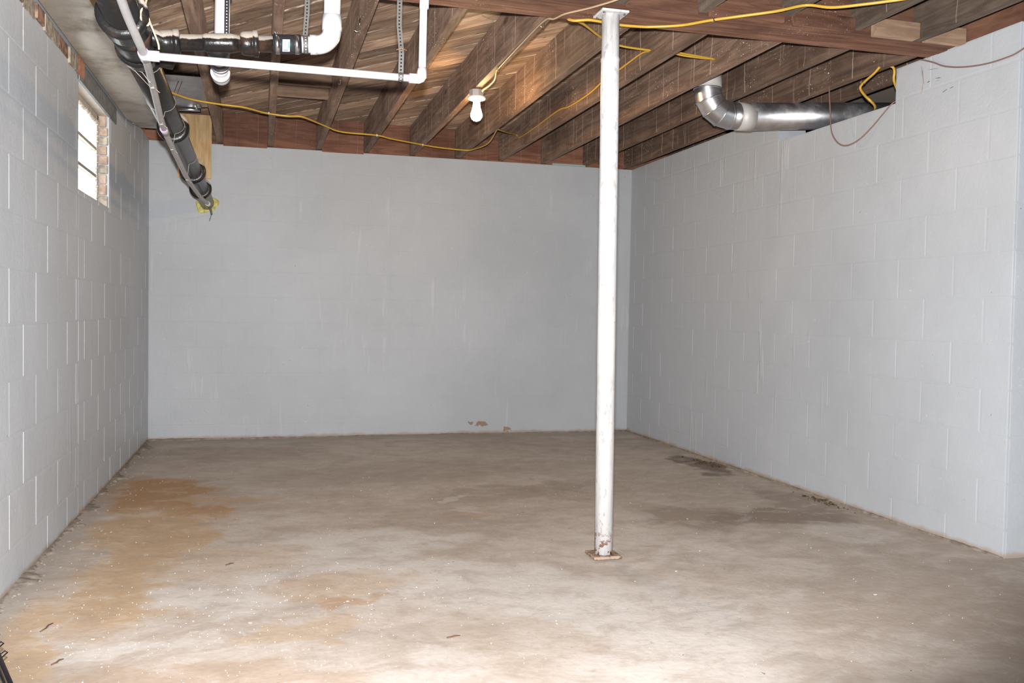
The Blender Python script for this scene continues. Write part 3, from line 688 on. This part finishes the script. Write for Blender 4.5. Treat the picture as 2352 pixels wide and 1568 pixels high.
# arm of the tee running away from the viewer, rubber coupling, elbow up through the floor
TX = -.186; tz = BA(TX).z
G().lathe((TX, BY+.01, tz-.002), (0, 1, -.02), [(0, .036), (.05, .044), (.09, .042), (.12, .034)], 26).build('tee_arm', m_iron, br)
c2 = G().lathe((TX-.002, BY+.14, tz-.006), (0, 1, -.03), [(0, .031), (.0, .036), (.13, .036), (.13, .031)], 26).build('rubber_coupling', m_rubber, br)
for dy in (.012, .105): G().lathe((TX-.002, BY+.14+dy, tz-.006-dy*.03), (0, 1, -.03), [(0, .0362), (0, .0375), (.013, .0375), (.013, .0362)], 26).build('hose_clamp', m_steel, c2)
for sx in (-.039,): G().lathe((TX+sx, BY+.155, tz), (0, 1, 0), [(-.008, .005), (.008, .005)], 8).build('clamp_screw', m_steel, c2)
G().tube([(TX-.003, BY+.26, tz-.012), (TX-.005, BY+.40, tz-.018)], .030, 24).build('pvc_pipe', m_white, br)
yc, zc_ = BY+.40, tz-.018
a2 = arc((TX-.006, yc+.01, zc_+.052), -math.pi/2, 0, .052, (0, 1, 0), (0, 0, 1), 8)
G().tube([(TX-.006, yc-.045, zc_), (TX-.006, yc, zc_)]+a2+[a2[-1]+Vector((0, 0, .03))], .0355, 24).build('pvc_elbow', m_white, br)
G().tube([(TX-.006, yc-.055, zc_), (TX-.006, yc-.025, zc_)], .0375, 24).build('elbow_hub', m_white, br)
v0 = a2[-1]
G().tube([v0, (v0.x+.004, v0.y, JT+.02)], .030, 24).build('pvc_riser', m_white, br)
G().tube([(v0.x+.003, v0.y, v0.z+.285), (v0.x+.003, v0.y, v0.z+.36)], .0365, 24).build('pipe_socket', m_white, br)

# condensate line: grey pipe tied under the drain, white tee, white branch and riser
CY_, CZ_ = 3.25, 1.938
cd = empty('condensate_pipe', (-.405, CY_, CZ_), 'thin grey plastic pipe under the drain with a white branch and riser', 'pipe')
gp = smooth_path([(-.40, 1.9, 2.09), (-.415, 2.4, 2.05), (-.418, 2.9, 1.985), (-.405, CY_, CZ_), (-.432, 3.7, 1.950), (-.470, 4.4, 1.930), (-.474, 4.85, 1.910), (-.474, 5.2, 1.894), (-.478, 5.66, 1.886), (-.479, 6.14, 1.885), (-.469, 6.77, 1.885), (-.455, 7.0, 1.885), (-.443, 7.2, 1.885)], 8)
G().tube(gp, .0138, 14).build('grey_pipe', m_grey, cd)
def near_path(pts, y): return min(pts, key=lambda p: abs(p.y-y))
c0 = Vector((-.405, CY_, CZ_))
tdir = (near_path(gp, 3.45)-near_path(gp, 3.05)).normalized()
G().lathe(c0-tdir*.03, tdir, [(0, .0145), (0, .0178), (.062, .0178), (.062, .0145)], 20).build('tee', m_white, cd)
G().lathe(c0-tdir*.0315, tdir, [(0, .0140), (0, .0172), (.002, .0172), (.002, .0140)], 20).build('primer_ring', m_purple, cd)
G().tube([c0, c0+Vector((.048, 0, 0))], .0180, 20).build('tee_outlet', m_white, cd)
EX = .525
G().tube([c0+Vector((.03, 0, 0)), (EX-.01, CY_, CZ_-.001)], .0134, 18).build('white_pipe', m_white, cd)
G().tube([(EX-.042, CY_, CZ_-.001), (EX-.006, CY_, CZ_-.001), (EX, CY_, CZ_+.002), (EX+.004, CY_, CZ_+.008), (EX+.005, CY_, CZ_+.035)], .0172, 18).build('white_elbow', m_white, cd)
G().tube([(EX-.046, CY_, CZ_-.001), (EX-.041, CY_, CZ_-.001)], .0142, 16).build('primer_ring', m_purple, cd)
G().tube([(EX+.005, CY_, CZ_+.034), (EX+.005, CY_, CZ_+.040)], .0142, 16).build('primer_ring', m_purple, cd)
G().tube([(EX+.005, CY_, CZ_+.02), (EX+.012, CY_, JT+.01)], .0134, 18).build('white_riser', m_white, cd)
G().tube([(EX+.009, CY_, 2.19), (EX+.0105, CY_, 2.27)], .0168, 18).build('riser_socket', m_white, cd)
p = near_path(gp, 4.55); G().tube([p-Vector((0, .05, 0)), p+Vector((0, .05, 0))], .0168, 18).build('pipe_socket', m_grey, cd)
G().tube([p-Vector((0, .052, 0)), p-Vector((0, .047, 0))], .0171, 18).build('primer_ring', m_purple, cd)
G().tube([(-.4455, 7.16, 1.885), (-.441, 7.23, 1.885)], .0175, 18).build('end_adapter', m_white, cd)
G().tube([(-.441, 7.22, 1.885), (-.443, 7.4, 1.886), (-.452, 7.7, 1.886), (-.462, YB-.002, 1.884)], .0085, 10).build('end_hose', m_black, cd)
G().tube(smooth_path([(-.462, 7.955, 1.884), (-.468, 7.95, 1.86), (-.478, 7.955, 1.825)], 4), .0022, 6).build('loose_wire', m_black, cd)
# foam where the drain enters the wall
g = G(); vs = []; fs = []
for i in range(28):
    a = i*2*math.pi/28
    for rr, dy in ((.052, .0), (.074+.012*math.sin(3*a)+.008*math.sin(7*a+1), -.030), (.098+.016*math.sin(2*a+.6)+.010*math.sin(5*a), .0)):
        vs.append((-.4985+rr*.84*math.cos(a), YB-.004+dy, 1.972+rr*.84*math.sin(a)*.9-.010))
for i in range(28):
    j = (i+1) % 28
    for q in (0, 1): fs.append((i*3+q, j*3+q, j*3+q+1, i*3+q+1))
g.add(vs, fs, True).build('foam_collar', m_foam, None, 'yellow sealing foam ring around the drain at the back wall', 'foam')

# plastic ties around drain and grey pipe
for y in (3.72, 4.36, 4.85, 5.75):
    c = DA(y); gq = near_path(gp, y); pts = []
    for i in range(26):
        a = math.radians(-70+i*320/25); pts.append(c+Vector((math.cos(a)*.0585, .10*math.sin(a+.6)*.6, math.sin(a)*.0585)))
    low = gq+Vector((.006, -.02, -.017)); pts = [low]+pts+[low+Vector((-.012, .004, .0))]
    o = empty('cable_tie', low, {3.72: 'thin pale tie around the drain just past the white tee', 4.36: 'thin pale tie around the drain before the purple-ringed socket', 4.85: 'thin pale tie around the drain at the hub beside the pine board', 5.75: 'thin pale tie around the drain in front of the pine board foot'}[y], 'cable tie', 'ties on the drain')
    G().tube(pts, .0012, 5).build('strap', m_tie, o)
    G().tube([low+Vector((.004, 0, -.003)), low+Vector((-.010, 0, -.004))], .0034, 6).build('head', m_tie, o)
    G().tube([low, low+Vector((.024, -.01, -.022))], .0011, 5).build('tail', m_tie, o)
# twisted hanger wire from a joist to the drain hub and the white tee
hw_ = smooth_path([(-.330, 3.37, JT), (-.345, 3.35, 2.60), (-.372, 3.30, 2.30), (-.392, 3.18, 2.09), (-.388, 3.17, 2.06), (-.38, 3.18, 2.03), (-.368, 3.20, 2.00), (-.358, 3.22, 1.972), (-.357, 3.232, 1.957)], 6)
G().tube(hw_, .0034, 6).build('hanger_wire', m_twine, None, 'twisted rusty wire hanging from the ceiling beside the drain hub', 'wire')
g = G()
g.tube(smooth_path([(-.392, 3.17, 2.085), (-.405, 3.16, 2.05), (-.40, 3.165, 2.02), (-.385, 3.17, 2.015), (-.378, 3.175, 2.03)], 5), .0035, 6).build('wire_twist', m_twine, None, 'loose twisted end of wire at the drain hub', 'wire')
G().tube([(-.475, 3.62, 1.975), (-.455, 3.60, 1.965), (-.431, 3.585, 1.932), (-.425, 3.58, 1.926)], .0018, 5).build('tie_wire', m_tie, None, 'thin straight wire slanting across the drain fitting to the grey pipe', 'wire')

# perforated hanger straps
def strap(pts, wv, name_label, mat=None):
    """strip with real holes; pts is the centre line, wv the width direction"""
    P_ = [Vector(p) for p in pts]; wv = Vector(wv).normalized(); g = G(); hw2 = .0092; hh = .0026
    # resample at half pitch
    out = [P_[0]]; step = .0062; acc = 0
    for a, b in zip(P_[:-1], P_[1:]):
        L = (b-a).length; d = (b-a)/L; t = step-acc
        while t <= L: out.append(a+d*t); t += step
        acc = L-(t-step)
    for i in range(len(out)-1):
        a, b = out[i], out[i+1]
        T = (b-a).normalized(); N = T.cross(wv).normalized()*.0007
        def quad(u0_, u1_):
            vs = [a+wv*u0_-N, a+wv*u1_-N, b+wv*u1_-N, b+wv*u0_-N, a+wv*u0_+N, a+wv*u1_+N, b+wv*u1_+N, b+wv*u0_+N]
            g.add(vs, [(3, 2, 1, 0), (4, 5, 6, 7), (0, 1, 5, 4), (1, 2, 6, 5), (2, 3, 7, 6), (3, 0, 4, 7)])
        if i % 2: quad(-hw2, hw2)
        else: quad(-hw2, -hh); quad(hh, hw2)
    return g.build('hanger_strap', mat or m_strap, None, name_label, 'strap')
SX = .125
loop = [Vector((SX+.008*i/16, BY-math.sin(a)*.0315, BA(SX).z+math.cos(a)*.0315)) for i, a in enumerate([.35+i*(2*math.pi-.7)/16 for i in range(17)])]
strap([(SX+.014, BY-.012, JT-.002), (SX+.006, BY-.013, 2.2)]+loop, (1, 0, 0), 'perforated metal strap holding the thick white pipe beside its elbow')
SX2 = .452
loop = [Vector((SX2, CY_-math.sin(a)*.0148, CZ_+math.cos(a)*.0148)) for a in [.5+i*(2*math.pi-1.0)/12 for i in range(13)]]
strap([(SX2-.002, CY_-.008, JT-.002), (SX2-.008, CY_-.007, 2.12), (SX2+.001, CY_-.010, 2.02)]+loop, (1, -.15, 0), 'perforated metal strap holding the thin white pipe near its riser')
G().tube([(SX2-.018, CY_-.012, 2.030), (SX2, CY_-.016, 2.036), (SX2+.020, CY_-.012, 2.031)], .0018, 5).build('twist_wire', m_copper, None, 'short copper wire pushed through the long strap', 'wire')
strap([(TX+.019, BY+.376, JT-.002), (TX+.016, BY+.372, 2.2), (TX+.014, BY+.37, 2.075)], (1, 0, 0), 'dark perforated strap against the white riser behind the iron branch', m_black)

# hooks
def hook(x, y, z, s, lab):
    pts = [Vector((x, y, z+.015)), Vector((x, y, z-.03*s))]+arc((x-.011*s, y, z-.03*s), 0, -math.pi*.95, .011*s, (1, 0, 0), (0, 0, 1), 10)
    G().tube(pts, .0022, 8).build('screw_hook', m_hookm, None, lab, 'hook')
hook(.416, 4.42, JB+.005, 1.2, 'small metal screw hook under a joist near the thick white elbow')
hook(1.245, 4.10, JB, .9, 'small metal hook under the lamp joist near the beam')
hook(.41, 5.55, JB, .6, 'tiny bent hook under a joist behind the white pipe')

# ------------------------------------------------------------------ ducts
DX0, DX1, DZ = -.928, -.722, 2.362
rd = empty('sheet_metal_duct', ((DX0+DX1)/2, 5, DZ), 'dull galvanised rectangular duct running above the left wall', 'duct')
G().box((DX0, -2.9, DZ), (DX1, 6.60, JT-.05)).build('duct_body', m_galvd, rd)
g = G()
for (ya, za, yb, zb) in ((6.60, DZ+.001, 6.83, DZ+.018), (6.832, DZ+.020, 7.12, DZ+.048)):
    g = G(); g.add([(DX0+.002, ya, za), (DX1-.002, ya, za), (DX1-.002, yb, zb), (DX0+.02, yb, zb), (DX0+.002, ya, JT-.06), (DX1-.002, ya, JT-.06), (DX1-.002, yb, JT-.06), (DX0+.02, yb, JT-.06)],
          [(3, 2, 1, 0), (4, 5, 6, 7), (0, 1, 5, 4), (1, 2, 6, 5), (2, 3, 7, 6), (3, 0, 4, 7)]); g.build('tapered_end', m_galvd, rd)
for y in (3.97,): G().box((DX0-.002, y, DZ-.004), (DX1+.003, y+.014, DZ+.002)).build('slip_joint', m_galv, rd)
G().box((DX1-.001, 3.985, DZ), (DX1+.004, 3.995, DZ+.12)).build('slip_joint', m_galv, rd)
G().box((DX0+.10, 3.78, DZ-.006), (DX0+.13, 3.80, DZ)).build('clip', m_galv, rd)

# round duct
RY, RZ, RR, RX = 5.20, 2.374, .0865, 2.655
rn = empty('round_duct', (RX, RY, RZ), 'shiny galvanised round duct with a segmented elbow going through the right wall', 'duct')
G().tube([(RX+.30, RY, RZ+.004), (XR+1.4, RY, RZ+.004+.078*(XR+1.1-RX))], RR, 48).build('straight_pipe', m_galv, rn)
NG = 4; RC = .155; gx = Vector((RX+RC+.005, RY, RZ+RC))
for i in range(NG):
    a0 = math.pi+(math.pi/2)*i/NG; a1 = math.pi+(math.pi/2)*(i+1)/NG
    pa = gx+Vector((math.cos(a0), 0, math.sin(a0)))*RC; pc = gx+Vector((math.cos(a1), 0, math.sin(a1)))*RC
    # mitred gore: ring planes contain the arc centre
    vs, fs = [], []
    sg = 40
    for a in (a0, a1):
        er = Vector((math.cos(a), 0, math.sin(a)))
        sec = 1.0
        for k in range(sg):
            t = 2*math.pi*k/sg; vs.append(gx+er*(RC+RR*.985*math.cos(t))+Vector((0, RR*.985*math.sin(t), 0)))
    for k in range(sg): k2 = (k+1) % sg; fs.append((k, k2, sg+k2, sg+k))
    G().add(vs, fs, True).build('elbow_gore', m_galv, rn)
for i in range(NG+1):
    a = math.pi+(math.pi/2)*i/NG; er = Vector((math.cos(a), 0, math.sin(a))); tn = Vector((-math.sin(a), 0, math.cos(a)))
    G().lathe(gx+er*RC-tn*.004, tn, [(0, RR*.98), (0, RR*1.015), (.008, RR*1.015), (.008, RR*.98)], 40).build('elbow_seam', m_galv, rn)
G().tube([(RX+.005, RY, RZ+RC-.005), (RX+.005, RY, JT)], RR*.97, 40).build('collar', m_galv, rn)
G().tube([(RX+.005, RY, RZ+RC+.004), (RX+.005, RY, RZ+RC+.10)], RR*1.015, 40, True).build('tape_band', m_tape, rn)
G().tube([(RX+RC, RY, RZ), (RX+.31, RY, RZ)], RR*.985, 40).build('elbow_end', m_galv, rn)
G().tube([(RX+.215, RY, RZ), (RX+.315, RY, RZ)], RR*1.012, 48).build('tape_band', m_tape, rn)

# ------------------------------------------------------------------ cables
def cable(pts, r, mat, lab, n=6, name='cable', cat='cable', flat=1.0, staples=()):
    o = G().tube(smooth_path(pts, n), r, 8, flat=flat).build(name, mat, None, lab, cat)
    for s_ in staples:
        G().box((s_[0]-.004, s_[1]-.010, s_[2]-r-.002), (s_[0]+.004, s_[1]+.010, s_[2]+r)).build('staple', m_hookm, o)
    return o
main = [(-.70, 6.05, 2.474), (-.603, 6.174, 2.470), (-.496, 6.323, 2.470), (-.336, 6.397, 2.468), (-.169, 6.433, 2.466), (-.027, 6.594, 2.472), (.122, 6.615, 2.466), (.211, 6.598, 2.466), (.291, 6.706, 2.468), (.405, 6.91, 2.472), (.536, 7.064, 2.467), (.812, 7.13, 2.472), (.94, 7.209, 2.467), (1.22, 7.40, 2.472), (1.371, 7.449, 2.467), (1.60, 7.52, 2.472), (1.66, 7.45, 2.472), (1.715, 7.158, 2.475), (1.70, 6.80, 2.52)]
cable(main, .0062, m_yellow, 'yellow cable sagging across the joists in front of the back wall', staples=((-.005, 6.594, 2.472), (.812, 7.13, 2.472), (1.22, 7.40, 2.472)))
c2p = [(1.70, 6.80, 2.52), (1.86, 7.1, 2.56), (2.0, 7.35, 2.60), (2.017, 7.27, 2.566), (2.019, 6.84, 2.563), (2.019, 6.268, 2.572), (2.019, 5.984, 2.545), (2.02, 5.598, 2.544), (2.02, 5.369, 2.562), (2.022, 5.058, 2.569), (2.023, 4.779, 2.576), (2.025, 4.658, 2.562)]
cable(c2p, .0058, m_yellow, 'yellow cable stapled along the side of a joist right of the bulb')
gpts = [(1.33, 4.06, 2.50), (1.346, 3.99, 2.455), (1.42, 3.965, 2.457), (1.50, 3.975, 2.457), (1.583, 3.988, 2.457), (1.68, 3.981, 2.457), (1.743, 3.963, 2.457), (1.857, 3.902, 2.457), (1.947, 3.80, 2.457), (2.06, 3.715, 2.462), (2.195, 3.643, 2.475), (2.325, 3.612, 2.505), (2.40, 3.527, 2.476), (2.50, 3.44, 2.472), (2.60, 3.36, 2.474), (2.712, 3.265, 2.476), (2.9, 3.19, 2.465), (3.065, 3.12, 2.456), (3.25, 3.04, 2.455)]
cable(gpts, .0068, m_yellow, 'bright yellow cable crossing under the beam past the post top', staples=((1.96, 3.79, 2.457),))
cable([(1.33, 4.06, 2.52), (1.375, 4.085, 2.495), (1.459, 4.155, 2.50), (1.569, 4.276, 2.50), (1.629, 4.34, 2.50)], .0062, m_yellow, 'short yellow cable behind the post entering a joist')
cable([(1.68, 4.58, 2.575), (1.836, 4.617, 2.56), (1.94, 4.632, 2.558), (2.028, 4.645, 2.56)], .0062, m_yellow, 'yellow cable right of the post running into a joist')
for dz, dy in ((0, 0), (.016, .012)):
    cable([(2.082, 4.60+dy, 2.565+dz), (2.188, 4.636+dy, 2.55+dz), (2.31, 4.65+dy*.7, 2.548+dz*.7), (2.43, 4.66, 2.552)], .0055, m_yellow, 'upper of two yellow cables bridging one joist bay' if dz else 'lower of two yellow cables bridging one joist bay')
cable([(1.241, 4.97, 2.474), (1.238, 4.70, 2.473), (1.238, 4.494, 2.474), (1.241, 4.094, 2.474), (1.262, 4.0, 2.457), (1.288, 3.92, 2.457), (1.347, 3.84, 2.457), (1.384, 3.775, 2.455), (1.455, 3.66, 2.460), (1.50, 3.55, 2.478), (1.503, 3.2, 2.479)], .0046, m_beige, 'beige wire under the lamp joist crossing the beam', name='wire', cat='wire')
cable([(1.238, 4.96, 2.473), (1.240, 5.0, 2.468), (1.258, 5.106, 2.452), (1.262, 5.25, 2.452), (1.258, 5.38, 2.458), (1.262, 5.452, 2.462)], .0062, m_yellow, 'short yellow cable feeding the bulb holder')
cable([(3.209, 4.262, 2.474), (3.205, 4.30, 2.450), (3.2, 4.368, 2.423), (3.2, 4.413, 2.397), (3.205, 4.384, 2.352), (3.215, 4.345, 2.312), (3.29, 4.40, 2.296), (3.42, 4.58, 2.294)], .007, m_yellow, 'short yellow cable curling above the round duct', staples=((3.2, 4.385, 2.418),))
cable([(3.255, 4.29, 2.50), (3.288, 4.258, 2.480), (3.294, 4.25, 2.45), (3.302, 4.262, 2.41), (3.36, 4.30, 2.36)], .007, m_yellow, 'yellow cable end dropping at the edge of the wall opening')
cable([(3.246, 4.75, 2.50), (3.211, 4.72, 2.463), (3.207, 4.70, 2.327), (3.199, 4.67, 2.203), (3.208, 4.62, 2.129), (3.232, 4.57, 2.104), (3.262, 4.50, 2.126), (3.286, 4.42, 2.182), (3.296, 4.34, 2.240), (3.315, 4.28, 2.292), (3.36, 4.27, 2.30)], .0036, m_mauve, 'thin brown wire looping below the round duct', name='wire', cat='wire')
cable([(3.298, 4.06, 2.470), (3.296, 3.954, 2.426), (3.295, 3.871, 2.385), (3.295, 3.757, 2.351), (3.295, 3.613, 2.327), (3.295, 3.478, 2.322), (3.293, 3.371, 2.336), (3.28, 3.1, 2.42)], .0036, m_mauve, 'thin brown wire sagging across the right wall near its corner', name='wire', cat='wire')

# ------------------------------------------------------------------ pine board and flashing in the left corner bay
G().box((-.728, YB-.075, 2.172), (-.462, YB-.038, 2.690)).bevel(.003).build('pine_board', m_pine, None, 'new pale pine board with a knot hanging behind the drain', 'board')
G().box((-.79, YB-.036, 2.48), (-.43, YB+.0, JT-.02)).build('header_block', m_bridge, None, 'weathered wood block behind the top of the pine board', 'wood block')
fl = empty('metal_flashing', (-.60, 6.9, 2.62), 'bent silver sheet of flashing in the joist bay beside the drain', 'sheet metal')
g = G(); vs = [(-.70, 6.50, 2.66), (-.445, 6.50, 2.66), (-.445, 7.15, 2.60), (-.70, 7.25, 2.60)]
g.add(vs+[Vector(v)+Vector((0, 0, .003)) for v in vs], [(3, 2, 1, 0), (4, 5, 6, 7), (0, 1, 5, 4), (1, 2, 6, 5), (2, 3, 7, 6), (3, 0, 4, 7)]).build('sheet', m_galv, fl)
G().tube([(-.70, 7.24, 2.585), (-.50, 7.20, 2.585)], .012, 10).build('rolled_edge', m_galv, fl)
for i in range(7):
    c = Vector((-.52+random.uniform(-.03, .03), 7.08+random.uniform(-.10, .10), 2.575)); G().lathe(c, (random.uniform(-1, 1), random.uniform(-1, 1), .6), [(0, .008), (.006, .016), (.012, .006)], 6, False).build('crumpled_tab', m_galv, fl)
for dx in (0, .022):
    G().tube(smooth_path([(-.585+dx, 6.40, 2.60), (-.600+dx, 6.2, 2.45), (-.585+dx*.6, 6.0, 2.30), (-.565, 5.75, 2.10)], 5), .0022, 5).build('thin_wire', m_copper, None, 'thin dark wire dangling from the silver flashing to the drain', 'wire', 'dangling wires by the flashing')

# ------------------------------------------------------------------ floor-level things
# mortar squeezed out along the foot of the walls
def fillet(p0, p1, inward, n, wmin, wmax, hmax, nm, lab):
    p0, p1, inward = Vector(p0), Vector(p1), Vector(inward); vs, fs = [], []
    for i in range(n+1):
        c = p0+(p1-p0)*i/n; pm = max(0., math.sin(i*.21)+.6*math.sin(i*.083+1)+.3)/1.6; wv = random.uniform(wmin, wmax)*(.35+pm); hh = random.uniform(.35, 1)*hmax*(.25+pm)
        for (u, zz) in ((-.01, hh*1.1), (wv*.3, hh*random.uniform(.6, 1)), (wv*.7, hh*random.uniform(.2, .6)), (wv, -.012)):
            q = c+inward*u; vs.append((q.x, q.y, zz))
    for i in range(n):
        for k in range(3): a = i*4+k; fs.append((a, a+1, a+5, a+4))
    g = G().add(vs, fs, True); return struct(g, nm, m_mortarf, label=lab)
m_mortarf = plain('floor_mortar', (.30, .255, .215), .95, 0, .2, .35, .6, 18)
fillet((XL, 1.6, 0), (XL, YB-.05, 0), (1, 0, 0), 420, .02, .08, .010, 'trim_3', 'rough mortar squeezed out along the foot of the left wall')
fillet((XL, YB, 0), (XR, YB, 0), (0, -1, 0), 160, .015, .03, .006, 'trim_4', 'thin mortar line along the foot of the back wall')
fillet((XR, YE, 0), (XR, YB, 0), (-1, 0, 0), 180, .008, .02, .006, 'trim_5', 'thin mortar line along the foot of the right wall')
# loose paint flakes, nobody could count them
def floor_z(x, y): return fz(x, y)
g = G()
def chip(x, y, s):
    a = random.uniform(0, 6.28); z = floor_z(x, y)+.001; n = random.choice((4, 5)); vs = []
    tz_ = random.uniform(0, .003)
    for k in range(n):
        t = a+k*6.283/n; rr = s*random.uniform(.5, 1.1); vs.append((x+math.cos(t)*rr, y+math.sin(t)*rr*random.uniform(.6, 1), z+tz_*random.random()))
    top = [(v[0], v[1], v[2]+.0012) for v in vs]
    g.add(vs+top, [tuple(range(n))[::-1], tuple(range(n, 2*n))]+[(k, (k+1) % n, n+(k+1) % n, n+k) for k in range(n)])
for _ in range(480):
    x = random.gauss(-.15, .45); y = random.gauss(3.2, .45)
    if x < XL+.1 or y < 2.3: continue
    chip(x, y, random.choice((.0009, .0011, .0013, .0016, .002, .003)))
for _ in range(260):
    chip(random.uniform(-.8, 3.1), random.uniform(2.3, 6.5), random.choice((.0012, .0016, .002, .003)))
for (x, y) in ((-.05, 3.25), (1.72, 3.55), (.30, 3.43), (-.55, 3.2), (-.62, 3.15), (2.35, 3.05), (2.2, 4.42)): chip(x, y, .008)
g.build('paint_flakes', m_chip, None, 'tiny white paint flakes scattered over the slab', 'paint flakes', kind='stuff')
g = G()
for _ in range(170):
    x = XL+random.uniform(.03, .30)*random.random()+.02; y = random.uniform(2.6, 7.6); s = random.uniform(.002, .007)
    g.lathe((x, y, floor_z(x, y)), (random.uniform(-.3, .3), random.uniform(-.3, .3), 1), [(0, s*.8), (s*.6, s), (s*1.1, s*.4)], 5, False)
g.build('mortar_crumbs', m_mortarf, None, 'mortar crumbs lying along the foot of the left wall', 'crumbs', kind='stuff')
for (x, y, L, a, lab) in ((-.72, 3.345, .085, 1.3, 'thin brown twig on the sand near the left wall'), (-.62, 3.02, .05, 1.0, 'small dark curled twig on the pale slab near the black rack'), (-.15, 4.02, .04, .6, 'short dark splinter on the slab beside the sand'), (.62, 2.98, .05, .2, 'dark crumbling splinter in the middle of the slab')):
    z = floor_z(x, y)+.003; d = Vector((math.cos(a), math.sin(a), 0))*L/2; c = Vector((x, y, z))
    G().tube([c-d, c-d*.3+Vector((.004, -.002, .002)), c+d*.4+Vector((-.003, .002, .001)), c+d], [.0022, .003, .0026, .0012], 6).build('twig', m_twig, None, lab, 'twig')
for (cx, cy, rx, ry, n, lab) in ((3.20, 6.15, .07, .17, 90, 'dark clump of dirt against the foot of the right wall'), (3.24, 4.72, .035, .22, 60, 'thin line of dark dirt along the foot of the right wall')):
    g = G()
    for _ in range(n):
        x = cx+random.gauss(0, .5)*rx; y = cy+random.gauss(0, .5)*ry; s = random.uniform(.004, .013)
        if x > XR-.015: x = XR-.015
        g.lathe((x, y, floor_z(x, y)-.001), (random.uniform(-.4, .4), random.uniform(-.4, .4), 1), [(0, s), (s*.5, s*.9), (s*.9, s*.3)], 6, False)
    g.build('dirt_pile', m_dirt, None, lab, 'dirt', kind='stuff')

# black wire rack leaning on the left wall, only its foot corner in view
rk = empty('wire_rack', (-.66, 2.70, 0), 'black wire rack leaning against the left wall by the sandy patch', 'wire rack')
foot = Vector((-.645, 2.690, .006)); topv = Vector((-.930, 2.735, .73)); dd = (topv-foot)
side = Vector((-.016, -.085, 0)); top_side = Vector((0, -.085, 0))
for i, r in ((0, .0062), (1, .0036), (2, .0050), (4, .0036), (6, .0062)):
    G().tube([foot+side*i*.3, topv+top_side*i*.3], r, 8).build('rod', m_black, rk)
for t in (.06, .19, .225, .26, .5, .8, .97):
    c = foot+dd*t; a = c-side*.22+Vector((.004, .008, .004))
    pts = [c+top_side*1.8, c+side*.4+Vector((0, 0, .002)), a, a+Vector((.006, .004, -.006)), c+Vector((-.004, 0, -.014))]
    G().tube(pts, .0019, 6).build('cross_wire', m_black, rk)
